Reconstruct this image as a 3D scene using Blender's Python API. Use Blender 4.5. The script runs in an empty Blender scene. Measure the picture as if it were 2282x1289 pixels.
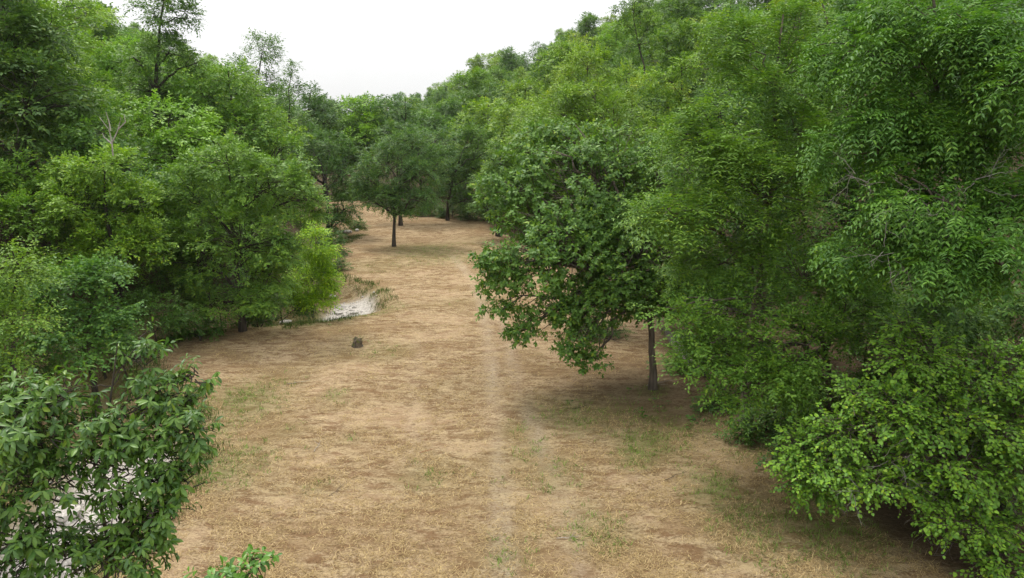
import bpy, math
import numpy as np
from mathutils import Matrix, Vector

# ------------------------------------------------------------------ scene, camera, light
sc = bpy.context.scene
COL = sc.collection
F_PX, PITCH, CAM_H = 1542.0, math.radians(13.6), 9.0
CAM = np.array([0.0, 0.0, CAM_H])
cam_d = bpy.data.cameras.new('camera')
cam_d.sensor_width = 36.0
cam_d.lens = 36.0 * F_PX / 2282.0
cam_d.clip_end = 3000
cam = bpy.data.objects.new('camera', cam_d)
cam.location = CAM
cam.rotation_euler = (math.pi / 2 - PITCH, 0, 0)
COL.objects.link(cam)
sc.camera = cam

SUN_EL, SUN_AZ = math.radians(60), math.radians(-35)     # azimuth measured from +Y towards +X
world = bpy.data.worlds.new('World')
sc.world = world
world.use_nodes = True
wn, wl = world.node_tree.nodes, world.node_tree.links
wn.clear()
wo = wn.new('ShaderNodeOutputWorld')
bg = wn.new('ShaderNodeBackground')
sky = wn.new('ShaderNodeTexSky')
sky.sky_type = 'NISHITA'
sky.sun_disc = False
sky.sun_elevation = SUN_EL
sky.sun_rotation = SUN_AZ
sky.dust_density = 3.0
# an unbroken bright cloud deck lies over the blue: one even cloud colour, faintly mottled
tc = wn.new('ShaderNodeTexCoord')
cn = wn.new('ShaderNodeTexNoise'); cn.inputs['Scale'].default_value = 2.2; cn.inputs['Detail'].default_value = 6
cr = wn.new('ShaderNodeMapRange'); cr.inputs[1].default_value = 0.3; cr.inputs[2].default_value = 0.7
cr.inputs[3].default_value = 0.86; cr.inputs[4].default_value = 0.97
cmx = wn.new('ShaderNodeMix'); cmx.data_type = 'RGBA'
cmx.inputs[7].default_value = (10.9, 10.9, 10.9, 1)
wl.new(tc.outputs['Generated'], cn.inputs['Vector'])
wl.new(cn.outputs['Fac'], cr.inputs[0])
wl.new(cr.outputs[0], cmx.inputs[0])
wl.new(sky.outputs[0], cmx.inputs[6])
sx = wn.new('ShaderNodeSeparateXYZ'); wl.new(tc.outputs['Generated'], sx.inputs[0])
zr = wn.new('ShaderNodeMapRange'); zr.inputs[1].default_value = 0; zr.inputs[2].default_value = 1
zr.inputs[3].default_value = .58; zr.inputs[4].default_value = 1.62      # a cloud deck is about twice as bright overhead as low down
wl.new(sx.outputs[2], zr.inputs[0])
zm = wn.new('ShaderNodeVectorMath'); zm.operation = 'SCALE'
wl.new(cmx.outputs[2], zm.inputs[0]); wl.new(zr.outputs[0], zm.inputs['Scale'])
wl.new(zm.outputs[0], bg.inputs['Color'])
bg.inputs['Strength'].default_value = 0.075
wl.new(bg.outputs[0], wo.inputs['Surface'])

sun_d = bpy.data.lights.new('sun', 'SUN')
sun_d.energy = 1.5
sun_d.angle = math.radians(14)
sun_d.color = (1.0, 0.95, 0.88)
sun = bpy.data.objects.new('sun', sun_d)
sd = Vector((math.sin(SUN_AZ) * math.cos(SUN_EL), math.cos(SUN_AZ) * math.cos(SUN_EL), math.sin(SUN_EL)))
sun.rotation_euler = sd.to_track_quat('Z', 'Y').to_euler()
sun.location = (0, 0, 60)
COL.objects.link(sun)

sc.view_settings.view_transform = 'Standard'
sc.view_settings.look = 'None'
sc.view_settings.exposure = 1.0
sc.view_settings.gamma = 1.0
sc.render.engine = 'CYCLES'
sc.cycles.max_bounces = 6
sc.cycles.diffuse_bounces = 3
sc.cycles.transmission_bounces = 3
sc.cycles.use_denoising = True
sc.cycles.denoising_prefilter = 'NONE'

RNG = np.random.default_rng(11)
Z = np.array([0, 0, 1.0])

# ------------------------------------------------------------------ helpers
FWD = np.array([0, math.cos(PITCH), -math.sin(PITCH)])
UPV = np.array([0, math.sin(PITCH), math.cos(PITCH)])


def at(u, v, Y):
    """Point at forward distance Y seen at photo pixel (u, v)."""
    d = FWD + np.array([1, 0, 0]) * (u - 1141) / F_PX - UPV * (v - 644.5) / F_PX
    return CAM + d * (Y / d[1])


def px(Y, v=600):
    """metres per photo pixel at forward distance Y"""
    d = FWD - UPV * (v - 644.5) / F_PX
    return Y / d[1] / F_PX


def project(P):
    r = P - CAM
    dz = r @ FWD
    return 1141 + F_PX * r[:, 0] / dz, 644.5 - F_PX * (r @ UPV) / dz, dz


def nrm(a):
    return a / np.maximum(np.linalg.norm(a, axis=-1, keepdims=True), 1e-9)


AX_Y = np.array([-60, 0, 20, 40, 60, 80, 150, 400, 900.])
AX_X = np.array([0, 0, -1, -3.6, -8.3, -14.5, -36, -96, -210.])
CREEK = np.array([(-10.4, -6), (-10.4, 8), (-10.3, 13), (-10.9, 18), (-14.5, 22), (-17.5, 26), (-15.5, 30.8), (-11.5, 31.7), (-8.4, 33.7),
                  (-9.3, 36.6), (-12.6, 39.6), (-15, 44.5), (-15.4, 50), (-14.4, 56.5), (-22, 75), (-25, 95), (-40, 140)], float)


def axis(y):
    return np.interp(y, AX_Y, AX_X)


def creek_dist(x, y):
    x = np.asarray(x, float); y = np.asarray(y, float)
    best = np.full(np.broadcast(x, y).shape, 1e9)
    for (ax, ay), (bx, by) in zip(CREEK[:-1], CREEK[1:]):
        dx, dy = bx - ax, by - ay
        t = np.clip(((x - ax) * dx + (y - ay) * dy) / (dx * dx + dy * dy), 0, 1)
        wide = np.interp(ay + t * dy, [0, 30, 33, 36.8, 39, 150], [1, .62, 1.1, 1.0, .4, .4])
        best = np.minimum(best, np.hypot(x - ax - t * dx, y - ay - t * dy) / wide)
    return best


def sstep(a, b, x):
    t = np.clip((x - a) / (b - a), 0, 1)
    return t * t * (3 - 2 * t)


def wob(x, y, s, k=0.0):
    """cheap smooth noise in about -1..1"""
    return (np.sin(x * s * 1.0 + 1.7 * np.sin(y * s * .61 + k) + k) + np.sin(y * s * 1.13 + 1.9 * np.sin(x * s * .53 + 2 * k) + 1.3 * k)
            + np.sin((x + y) * s * .71 + 2.1 * k)) / 3


def hgt(x, y):
    x = np.asarray(x, float); y = np.asarray(y, float)
    lat = x - axis(y)
    sr = np.maximum(0, lat - 12.0); sl = np.maximum(0, -lat - 13.5)
    sr = sr * sr / (sr + 4); sl = sl * sl / (sl + 4)
    h = 42 * np.tanh(.47 * sr / 42) + 42 * np.tanh(.62 * sl / 42)
    h = h + .10 * wob(x, y, .35, 1) + .05 * wob(x, y, 1.1, 2) + .02 * wob(x, y, 3.1, 3)
    h = h + 1.4 * wob(x, y, .06, 4) * np.clip((sr + sl) / 12, 0, 1)
    cd = creek_dist(x, y) + .25 * wob(x, y, 1.3, 5)
    return h - .8 * (1 - sstep(.8, 2.3, cd))


def ground(u, v):
    """where the ray through photo pixel (u, v) meets the ground"""
    d = FWD + np.array([1, 0, 0]) * (u - 1141) / F_PX - UPV * (v - 644.5) / F_PX
    t = np.linspace(5, 130, 2500)
    P = CAM + d * t[:, None]
    i = np.argmax(P[:, 2] < hgt(P[:, 0], P[:, 1]))
    return P[i]


def mesh_from(name, V, faces, mat=None, tint=None, smooth=False):
    """faces: one (n, k) array, or a list of them"""
    if not isinstance(faces, list):
        faces = [faces]
    me = bpy.data.meshes.new(name)
    nl = sum(f.size for f in faces); nf = sum(len(f) for f in faces)
    me.vertices.add(len(V)); me.loops.add(nl); me.polygons.add(nf)
    me.vertices.foreach_set('co', np.ascontiguousarray(V, np.float32).ravel())
    me.loops.foreach_set('vertex_index', np.concatenate([f.ravel() for f in faces]).astype(np.int32))
    tot = np.concatenate([np.full(len(f), f.shape[1], np.int32) for f in faces])
    me.polygons.foreach_set('loop_start', np.concatenate([[0], np.cumsum(tot)[:-1]]).astype(np.int32))
    me.polygons.foreach_set('loop_total', tot)
    if smooth:
        me.polygons.foreach_set('use_smooth', np.ones(nf, bool))
    if tint is not None:
        a = me.attributes.new('tint', 'FLOAT', 'FACE')
        a.data.foreach_set('value', np.ascontiguousarray(tint, np.float32))
    me.update(calc_edges=True)
    if mat:
        me.materials.append(mat)
    return me


def obj(name, me, parent=None, color=None):
    o = bpy.data.objects.new(name, me)
    COL.objects.link(o)
    if parent is not None:
        o.parent = parent
    if color is not None:
        o.color = (*color, 1)
    return o


def thing(name, label, cat, loc=(0, 0, 0), group=None):
    o = bpy.data.objects.new(name, None)
    o.empty_display_size = .3
    COL.objects.link(o)
    o.location = loc
    o['label'] = label; o['category'] = cat
    if group:
        o['group'] = group
    return o


def tube(pts, rad, sides=6):
    """tapered tube along a polyline"""
    pts = np.asarray(pts, float); rad = np.asarray(rad, float)
    T = nrm(np.gradient(pts, axis=0))
    ref = np.array([1, 0, 0]) if abs(T[:, 0]).mean() < .7 else np.array([0, 1, 0])
    U = nrm(np.cross(T, ref)); W = np.cross(T, U)
    a = np.arange(sides) * 2 * math.pi / sides
    V = pts[:, None] + rad[:, None, None] * (np.cos(a)[None, :, None] * U[:, None] + np.sin(a)[None, :, None] * W[:, None])
    n = len(pts)
    i, j = np.meshgrid(np.arange(n - 1), np.arange(sides), indexing='ij')
    q = np.stack([i * sides + j, i * sides + (j + 1) % sides, (i + 1) * sides + (j + 1) % sides, (i + 1) * sides + j], -1).reshape(-1, 4)
    return V.reshape(-1, 3), q


class Soup:
    def __init__(s):
        s.V, s.Q, s.n = [], [], 0

    def add(s, vq):
        v, q = vq
        s.V.append(v); s.Q.append(q + s.n); s.n += len(v)

    def mesh(s, name, mat, smooth=True):
        return mesh_from(name, np.concatenate(s.V), np.concatenate(s.Q), mat, smooth=smooth)


def bend(a, b, sag, rng, n=6, wig=.06):
    """a slightly crooked path from a to b that rises first, then levels (sag > 0 bows up)"""
    a = np.asarray(a, float); b = np.asarray(b, float)
    t = np.linspace(0, 1, n)[:, None]
    L = np.linalg.norm(b - a)
    p = a + (b - a) * t + Z * sag * L * np.sin(t * math.pi)
    w = rng.normal(0, wig * L, (n, 3)) * np.sin(t * math.pi)
    return p + w * .6


# ------------------------------------------------------------------ materials
def new_mat(name):
    m = bpy.data.materials.new(name)
    m.use_nodes = True
    n, l = m.node_tree.nodes, m.node_tree.links
    b = n.get('Principled BSDF')
    return m, n, l, b


def ramp(n, stops):
    r = n.new('ShaderNodeValToRGB')
    e = r.color_ramp.elements
    while len(e) < len(stops):
        e.new(.5)
    for k, (p, c) in zip(e, stops):
        k.position = p; k.color = (*c, 1)
    return r


def leaf_material(name, translucent=.29, rough=.5, spec=.25):
    m, n, l, b = new_mat(name)
    oi = n.new('ShaderNodeObjectInfo')
    at_ = n.new('ShaderNodeAttribute'); at_.attribute_name = 'tint'
    add = n.new('ShaderNodeMath'); add.operation = 'ADD'
    l.new(at_.outputs['Fac'], add.inputs[0]); l.new(oi.outputs['Random'], add.inputs[1])
    fr = n.new('ShaderNodeMath'); fr.operation = 'FRACT'
    l.new(add.outputs[0], fr.inputs[0])
    # leaf to leaf: most are near the tree's own green, some bluer, a few turned yellow
    rp = ramp(n, [(0, (1.05, 1.18, 1.05)), (.35, (1.52, 1.58, 1.12)), (.7, (1.95, 1.86, 1.12)), (.95, (2.4, 2.2, 1.1)), (1, (3.2, 2.3, .9))])
    l.new(fr.outputs[0], rp.inputs[0])
    mul = n.new('ShaderNodeMix'); mul.data_type = 'RGBA'; mul.blend_type = 'MULTIPLY'; mul.inputs[0].default_value = 1
    l.new(oi.outputs['Color'], mul.inputs[6]); l.new(rp.outputs[0], mul.inputs[7])
    l.new(mul.outputs[2], b.inputs['Base Color'])
    b.inputs['Roughness'].default_value = rough
    b.inputs['Specular IOR Level'].default_value = spec
    tr = n.new('ShaderNodeBsdfTranslucent')
    tm = n.new('ShaderNodeMix'); tm.data_type = 'RGBA'; tm.blend_type = 'MULTIPLY'; tm.inputs[0].default_value = 1
    tm.inputs[7].default_value = (1.35, 1.4, .7, 1)
    l.new(mul.outputs[2], tm.inputs[6]); l.new(tm.outputs[2], tr.inputs['Color'])
    mx = n.new('ShaderNodeMixShader'); mx.inputs[0].default_value = translucent
    l.new(b.outputs[0], mx.inputs[1]); l.new(tr.outputs[0], mx.inputs[2])
    l.new(mx.outputs[0], n.get('Material Output').inputs['Surface'])
    return m


def bark_material(name, dark, light, scale=9):
    m, n, l, b = new_mat(name)
    t = n.new('ShaderNodeTexCoord')
    mp = n.new('ShaderNodeMapping'); mp.inputs['Scale'].default_value = (1, 1, .18)
    l.new(t.outputs['Object'], mp.inputs[0])
    no = n.new('ShaderNodeTexNoise'); no.inputs['Scale'].default_value = scale; no.inputs['Detail'].default_value = 6
    l.new(mp.outputs[0], no.inputs['Vector'])
    r = ramp(n, [(.32, dark), (.68, light)])
    l.new(no.outputs['Fac'], r.inputs[0]); l.new(r.outputs[0], b.inputs['Base Color'])
    bp = n.new('ShaderNodeBump'); bp.inputs['Strength'].default_value = .8; bp.inputs['Distance'].default_value = .05
    l.new(no.outputs['Fac'], bp.inputs['Height']); l.new(bp.outputs[0], b.inputs['Normal'])
    b.inputs['Roughness'].default_value = .9
    b.inputs['Specular IOR Level'].default_value = .2
    return m


LEAF = leaf_material('leaf')
GLOSSY_LEAF = leaf_material('glossy_leaf', .27, .40, .38)
BLADE = leaf_material('grass_blade', .25, .75, .12)
for _e, _c in zip([k for k in BLADE.node_tree.nodes if k.type == 'VALTORGB'][0].color_ramp.elements,
                  ((.38, .34, .30), (.75, .72, .68), (1.0, 1.0, 1.0), (1.25, 1.27, 1.3), (1.5, 1.55, 1.6))):
    _e.color = (*_c, 1)
BARK = bark_material('brown_grey_bark', (.05, .04, .03), (.17, .14, .11))
DARK_BARK = bark_material('dark_bark', (.025, .021, .017), (.085, .07, .055))
GREY_TWIG = bark_material('grey_twig_bark', (.10, .09, .08), (.24, .22, .20), 14)
PALE_WOOD = bark_material('weathered_wood', (.2, .18, .155), (.46, .42, .37), 14)


def ground_material():
    m, n, l, b = new_mat('dry_field')
    t = n.new('ShaderNodeTexCoord')

    def noise(scale, detail, rough=.55, stretch=None, dist=0.0):
        k = n.new('ShaderNodeTexNoise')
        k.inputs['Scale'].default_value = scale; k.inputs['Detail'].default_value = detail
        k.inputs['Roughness'].default_value = rough; k.inputs['Distortion'].default_value = dist
        if stretch:
            mp = n.new('ShaderNodeMapping'); mp.inputs['Scale'].default_value = stretch
            mp.inputs['Rotation'].default_value = (0, 0, .25)
            l.new(t.outputs['Object'], mp.inputs[0]); l.new(mp.outputs[0], k.inputs['Vector'])
        else:
            l.new(t.outputs['Object'], k.inputs['Vector'])
        return k.outputs['Fac']

    def attr(a):
        k = n.new('ShaderNodeAttribute'); k.attribute_name = a
        return k.outputs['Fac']

    def mix(f, a, c, blend='MIX'):
        k = n.new('ShaderNodeMix'); k.data_type = 'RGBA'; k.blend_type = blend
        for s, v in ((0, f), (6, a), (7, c)):
            if isinstance(v, tuple):
                k.inputs[s].default_value = (*v, 1)
            elif isinstance(v, float):
                k.inputs[s].default_value = v
            else:
                l.new(v, k.inputs[s])
        return k.outputs[2]

    def rng_(f, a, b_, lo=0., hi=1.):
        k = n.new('ShaderNodeMapRange')
        for i, v in enumerate((a, b_, lo, hi)):
            k.inputs[i + 1].default_value = v
        l.new(f, k.inputs[0])
        return k.outputs[0]

    def mul(a, b_):
        k = n.new('ShaderNodeMath'); k.operation = 'MULTIPLY'
        for i, v in enumerate((a, b_)):
            if isinstance(v, float):
                k.inputs[i].default_value = v
            else:
                l.new(v, k.inputs[i])
        return k.outputs[0]

    fine = noise(11, 9, .80, (1, 1.6, 1))
    mid = noise(1.6, 6, .65, (1, 2.2, 1), .4)
    big = noise(.30, 5, .6, (1, 1.6, 1), .6)
    straw = ramp(n, [(.37, (.07, .046, .026)), (.45, (.25, .175, .096)), (.52, (.39, .285, .163)), (.63, (.56, .44, .275))])  # darkest stop paints the shadowed gaps between straw clumps
    l.new(fine, straw.inputs[0])
    c = straw.outputs[0]
    c = mix(rng_(mid, .50, .60, 0., .8), c, (.175, .095, .045))        # rusty thatch
    c = mix(rng_(mid, .48, .36, 0., .65), c, (.51, .385, .215))          # bleached straw
    c = mix(rng_(big, .48, .62, 0., .6), c, (.25, .16, .08))
    c = mix(rng_(big, .47, .36, 0., .5), c, (.50, .36, .22))          # paler, pinkish worn straw
    c = mix(mul(attr('track'), mul(rng_(mid, .34, .56, .35, 1.), rng_(fine, .42, .52, .3, 1.))), c, (.47, .38, .265))     # bare soil of the wheel tracks
    clod_shade = noise(2.6, 6, .7, (1, 2.0, 1), .3)
    c = mix(rng_(clod_shade, .60, .68, 0., .6), c, (.135, .082, .042))       # dark clods of matted thatch with their small shadows painted in
    speck = noise(17, 5, .75)
    c = mix(mul(attr('green'), rng_(fine, .36, .58, .15, 1.)), c, (.13, .155, .045))
    c = mix(rng_(speck, .58, .66, 0., .75), c, (.075, .05, .028))      # dark flecks painting thin shadows among the straw
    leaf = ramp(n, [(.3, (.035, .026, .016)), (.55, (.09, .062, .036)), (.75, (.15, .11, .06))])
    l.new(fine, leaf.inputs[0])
    c = mix(attr('litter_shade'), c, leaf.outputs[0])  # leaf litter, plus painted shade round the spreading tree
    vo = n.new('ShaderNodeTexVoronoi'); vo.inputs['Scale'].default_value = 7
    l.new(t.outputs['Object'], vo.inputs['Vector'])
    gr = ramp(n, [(0, (.60, .56, .50)), (.5, (.53, .49, .44)), (.9, (.40, .365, .32))])
    l.new(vo.outputs['Distance'], gr.inputs[0])
    c = mix(attr('gravel'), c, gr.outputs[0])
    l.new(c, b.inputs['Base Color'])
    b.inputs['Roughness'].default_value = .95
    b.inputs['Specular IOR Level'].default_value = .1
    k = n.new('ShaderNodeMath'); k.operation = 'ADD'
    l.new(fine, k.inputs[0]); l.new(mul(mid, 2.0), k.inputs[1])
    bp = n.new('ShaderNodeBump'); bp.inputs['Strength'].default_value = .9; bp.inputs['Distance'].default_value = .10
    l.new(k.outputs[0], bp.inputs['Height']); l.new(bp.outputs[0], b.inputs['Normal'])
    return m


# ------------------------------------------------------------------ the ground, one sheet to beyond the last ridge
GREEN_PATCH = [(1455, 872, .6, 1.5), (1600, 930, 1.5, .6), (1690, 1010, 1.2, .5), (1420, 1020, .7, .9), (1590, 1090, .8, .9), (560, 880, .8, .9), (500, 1050, .7, 1.0), (745, 880, .6, .9), (700, 1090, .5, .4), (1150, 960, .6, .5), (560, 895, 2.0, .7), (740, 890, 1.0, .5), (500, 1045, 1.5, .8), (480, 960, 1.0, .6), (640, 960, .8, .4), (1440, 990, 1.0, .8), (1580, 1085, 1.0, .7),
               (1280, 930, 1.6, .45), (1340, 1190, .9, .5), (1660, 1150, 1.3, .7), (770, 708, .8, 1.8), (735, 714, .8, 1.6), (690, 706, 1.0, 1.5), (590, 712, 1.2, 1.2), (960, 560, 4.5, .55), (900, 590, 4, .4), (850, 690, 2.5, .3),
               (1250, 1040, 1.0, .35), (880, 790, 1.2, .3), (1400, 900, 2.2, .4), (1500, 940, 2.0, .45), (1850, 1180, 2, .5), (700, 1000, .8, .35), (1180, 1000, .8, .4),
               (950, 1060, .7, .35), (780, 980, .5, .4), (1580, 880, 2, .4), (420, 880, 1.2, .5), (1090, 480, 3, .5), (620, 1090, .6, .3), (1130, 1240, .8, .3)]
GREEN_XY = [(ground(u, v), r, a) for u, v, r, a in GREEN_PATCH]
TRACKS = [[(1128, 1289), (1118, 1150), (1112, 1000), (1100, 880), (1090, 760), (1078, 690), (1050, 620), (1010, 570)],
          [(1290, 1289), (1262, 1130), (1215, 1020), (1180, 930), (1150, 850), (1130, 760), (1112, 690)],
          [(925, 1060), (925, 960), (925, 860), (930, 760)],
          [(1640, 1289), (1500, 1140), (1420, 1060)]]
TRACK_XY = [[ground(u, v)[:2] for u, v in tr] for tr in TRACKS]


def green_at(x, y):
    g = np.zeros(np.shape(x))
    for p, r, a in GREEN_XY:
        d = np.hypot(x - p[0], (y - p[1]) * .8) / r
        g = np.maximum(g, a * np.exp(-d * d * 1.2))
    lat = x - axis(y)
    g = np.maximum(g, .55 * (1 - sstep(1.8, 3.4, creek_dist(x, y) + .5 * wob(x, y, 1.1, 7))))
    return np.clip(g + .20 * wob(x, y, .9, 9) + .22 * wob(x, y, .33, 2) - .10, 0, 1)


def seg_dist(x, y, pts):
    best = np.full(np.shape(x), 1e9)
    for (ax, ay), (bx, by) in zip(pts[:-1], pts[1:]):
        dx, dy = bx - ax, by - ay
        t = np.clip(((x - ax) * dx + (y - ay) * dy) / (dx * dx + dy * dy), 0, 1)
        best = np.minimum(best, np.hypot(x - ax - t * dx, y - ay - t * dy))
    return best


def litter_shade_at(x, y):
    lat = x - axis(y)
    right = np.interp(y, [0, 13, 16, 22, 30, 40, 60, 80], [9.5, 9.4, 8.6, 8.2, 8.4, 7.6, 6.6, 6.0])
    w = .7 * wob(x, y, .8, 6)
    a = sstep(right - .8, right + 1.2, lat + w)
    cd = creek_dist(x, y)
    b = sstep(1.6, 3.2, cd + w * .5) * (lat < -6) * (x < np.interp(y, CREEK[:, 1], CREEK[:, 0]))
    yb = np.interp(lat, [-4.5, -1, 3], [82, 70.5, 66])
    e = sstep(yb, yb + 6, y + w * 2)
    f = .55 * (1 - sstep(1.5, 4.6, np.hypot(x - 5.4, y - 22.2) + w))  # partial disc under the spreading tree paints its ground shade in litter colour
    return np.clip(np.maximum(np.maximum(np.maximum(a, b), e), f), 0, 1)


def gravelly(x, y):
    q = y + 1.2 * wob(x, y, .8, 5)
    up = (sstep(30, 31.3, q) - sstep(37.5, 39, q)) * sstep(-9.9, -9.3, x)
    return np.clip(1 - sstep(18.5, 20, q) + up, 0, 1)


def build_ground():
    def axis_steps(parts):
        out = []
        for a, b_, s in parts:
            out.append(np.arange(a, b_, s))
        return np.unique(np.concatenate(out))
    xs = axis_steps([(-420, -120, 20), (-120, -40, 4), (-40, -19, 1), (-19, 14, .3), (14, 40, 1), (40, 120, 4), (120, 420.1, 20)])
    ys = axis_steps([(-60, 4, 4), (4, 10, 1), (10, 40, .3), (40, 90, .5), (90, 160, 3), (160, 700.1, 15)])
    X, Y = np.meshgrid(xs, ys)
    V = np.stack([X, Y, hgt(X, Y)], -1).reshape(-1, 3)
    nx, ny = len(xs), len(ys)
    i, j = np.meshgrid(np.arange(ny - 1), np.arange(nx - 1), indexing='ij')
    q = np.stack([i * nx + j, i * nx + j + 1, (i + 1) * nx + j + 1, (i + 1) * nx + j], -1).reshape(-1, 4)
    me = mesh_from('ground', V, q, ground_material(), smooth=True)
    x, y = V[:, 0], V[:, 1]
    tr = np.zeros(len(x))
    for k, pts in enumerate(TRACK_XY):
        d = seg_dist(x, y, pts)
        tr = np.maximum(tr, (.95, .95, .35, .5)[k] * np.exp(-(d / (.23 + .06 * wob(x, y, .9, k))) ** 2) * np.clip(.66 + .5 * wob(x, y, .9, 3 + k), .2, 1))
    cd = creek_dist(x, y) + .3 * wob(x, y, 1.4, 5)
    lit = litter_shade_at(x, y)
    for name, val in (('green', green_at(x, y)), ('track', tr), ('gravel', (1 - sstep(1.1, 1.9, cd)) * gravelly(x, y)), ('litter_shade', lit)):
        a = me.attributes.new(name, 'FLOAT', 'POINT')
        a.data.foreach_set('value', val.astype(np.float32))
    o = obj('ground', me)
    o['kind'] = 'structure'
    o['label'] = 'mown field of dry tan grass running up the valley between wooded slopes'


build_ground()

# ------------------------------------------------------------------ leaves
def leaf_template(kind, w):
    """unit leaf along +x, normal +z, width w; returns verts and face list (all faces quads, or tris)"""
    h = w / 2
    if kind == 'far':      # two triangles folded at the midrib
        V = np.array([(0, 0, 0), (.42, h, .10 * w), (1, 0, -.04), (.42, -h, .10 * w)])
        return V, np.array([(0, 2, 1), (0, 3, 2)])
    if kind == 'mid':      # two quads, pointed, folded and drooping
        V = np.array([(0, 0, 0), (.28, h, .12 * w), (.68, h * .75, .04 * w - .03), (1, 0, -.14), (.68, -h * .75, .04 * w - .03), (.28, -h, .12 * w)])
        return V, np.array([(0, 3, 2, 1), (0, 5, 4, 3)])
    # near: curved midrib with three stations
    V = np.array([(0, 0, 0), (.30, 0, .03), (.65, 0, .0), (1, 0, -.13),
                  (.25, h * .62, .05), (.62, h, .06), (.86, h * .62, -.03),
                  (.25, -h * .62, .05), (.62, -h, .06), (.86, -h * .62, -.03)])
    return V, np.array([(0, 1, 5, 4), (1, 2, 6, 5), (0, 7, 8, 1), (1, 8, 9, 2), (2, 3, 6, 6), (2, 9, 3, 3)])


def leaf_frames(D, N):
    D = nrm(D)
    N = nrm(N - (N * D).sum(-1, keepdims=True) * D)
    return D, np.cross(N, D), N


def leaf_mesh(name, fol, kind, w, mat):
    """one mesh of all the leaves in fol = (origins, directions, normals, sizes, tint)"""
    O, D, N, S, T = fol
    V0, Fc = leaf_template(kind, w)
    d, s, n = leaf_frames(D, N)
    V = O[:, None] + S[:, None, None] * (V0[None, :, :1] * d[:, None] + V0[None, :, 1:2] * s[:, None] + V0[None, :, 2:] * n[:, None])
    k = len(V0)
    off = (np.arange(len(O)) * k)[:, None, None]
    if kind == 'near':
        quads = (Fc[None, :4] + off).reshape(-1, 4)
        tris = (Fc[None, 4:, :3] + off).reshape(-1, 3)
        tint = np.concatenate([np.repeat(T, 4), np.repeat(T, 2)])
        return mesh_from(name, V.reshape(-1, 3), [quads, tris], mat, tint)
    return mesh_from(name, V.reshape(-1, 3), (Fc[None] + off).reshape(-1, Fc.shape[1]), mat, np.repeat(T, len(Fc)))


def take(fol, idx):
    return tuple(a[idx] for a in fol)


def cat_fol(fs):
    return tuple(np.concatenate([f[i] for f in fs]) for i in range(5))


def spray(rng, P, D, kind, nl, L, twig, ctint, droop=.25, upright=.0, face=None):
    """turn sprays (base points P, directions D) into leaves"""
    n = len(P)
    D = nrm(D)
    up = nrm(np.broadcast_to(Z, D.shape) + rng.normal(0, .25, (n, 3)))
    U = nrm(up - (up * D).sum(-1, keepdims=True) * D)
    W = np.cross(D, U)
    j = np.arange(nl)
    if kind == 'alt':
        t = ((j + .6) / nl)[None, :, None]
        sd = np.where(j % 2 == 0, 1., -1.)[None, :, None]
        O = P[:, None] + D[:, None] * twig * t - Z * droop * twig * t ** 2 + rng.normal(0, .03 * twig, (n, nl, 3))
        d = D[:, None] * (.55 + .5 * t ** 4) + sd * W[:, None] * .85 * (1 - .6 * t ** 4) - Z * droop * 1.1 + rng.normal(0, .28, (n, nl, 3))
        N = U[:, None] + rng.normal(0, .22, (n, nl, 3))
        S = L * (1 - .25 * np.abs(t[..., 0] - .45)) * rng.uniform(.6, 1.15, (n, nl)) * rng.uniform(.8, 1.15, (n, 1))
    elif kind == 'whorl':
        a = (j * 2.399)[None, :] + rng.uniform(0, 6.28, (n, 1))
        rad = np.cos(a)[..., None] * U[:, None] + np.sin(a)[..., None] * W[:, None]
        t = (j / max(nl - 1, 1))[None, :, None]
        O = P[:, None] + D[:, None] * twig * (.35 + .65 * t) + rng.normal(0, .03 * twig, (n, nl, 3))
        d = D[:, None] * (.15 + .75 * t) + rad * .9 - Z * droop * 1.3 + rng.normal(0, .15, (n, nl, 3))
        N = D[:, None] * .7 + Z * .7 + rng.normal(0, .22, (n, nl, 3))
        S = L * rng.uniform(.55, 1.1, (n, nl)) * rng.uniform(.75, 1.2, (n, 1))
    else:                                                               # pinnate: nl leaflets on 4 arching stalks
        R = 4
        K = nl // R
        r = j // K
        k = j % K
        t = ((k // 2 + 1.) / (K // 2 + .5))[None, :, None]
        sd = np.where(k % 2 == 0, 1., -1.)[None, :, None]
        a = (np.arange(R) * 1.57)[None, :] + rng.uniform(0, 6.28, (n, 1)) + rng.normal(0, .3, (n, R))
        A = nrm(D[:, None] * .75 + (np.cos(a)[..., None] * U[:, None] + np.sin(a)[..., None] * W[:, None]) * .8 + Z * upright)
        Ur = nrm(Z - (A @ Z)[..., None] * A + rng.normal(0, .15, A.shape))
        Wr = np.cross(A, Ur)
        A, Ur, Wr = A[:, r], Ur[:, r], Wr[:, r]
        O = P[:, None] + A * twig * t - Z * droop * twig * t ** 2
        d = A * (.35 + .2 * t) + sd * Wr * .9 - Z * (droop * .9) + rng.normal(0, .1, (n, nl, 3))
        N = Ur + Z * .2 + rng.normal(0, .14, (n, nl, 3))
        S = L * (1.05 - .45 * np.abs(t[..., 0] - .5)) * rng.uniform(.8, 1.1, (n, nl)) * rng.uniform(.7, 1.2, (n, 1))
    T = (ctint[:, None] + rng.normal(0, .21, (n, nl)))
    T = np.clip(T, 0, .995)
    rare = rng.random((n, nl)) < .018
    T = np.where(rare, .99, T)
    if face is not None:
        N = nrm(N) + face[:, None] * .5          # leaves turn towards the open side of their clump
    return O.reshape(-1, 3), d.reshape(-1, 3), N.reshape(-1, 3), S.ravel(), T.ravel()


SP = dict(kind='alt', nl=9, L=.12, twig=.5, w=.55, tmpl='far', cover=3.0, droop=.25, flat=.66, upright=0., c=.34, K=1.0, low=.18)


def species(**k):
    d = dict(SP); d.update(k); return d


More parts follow.
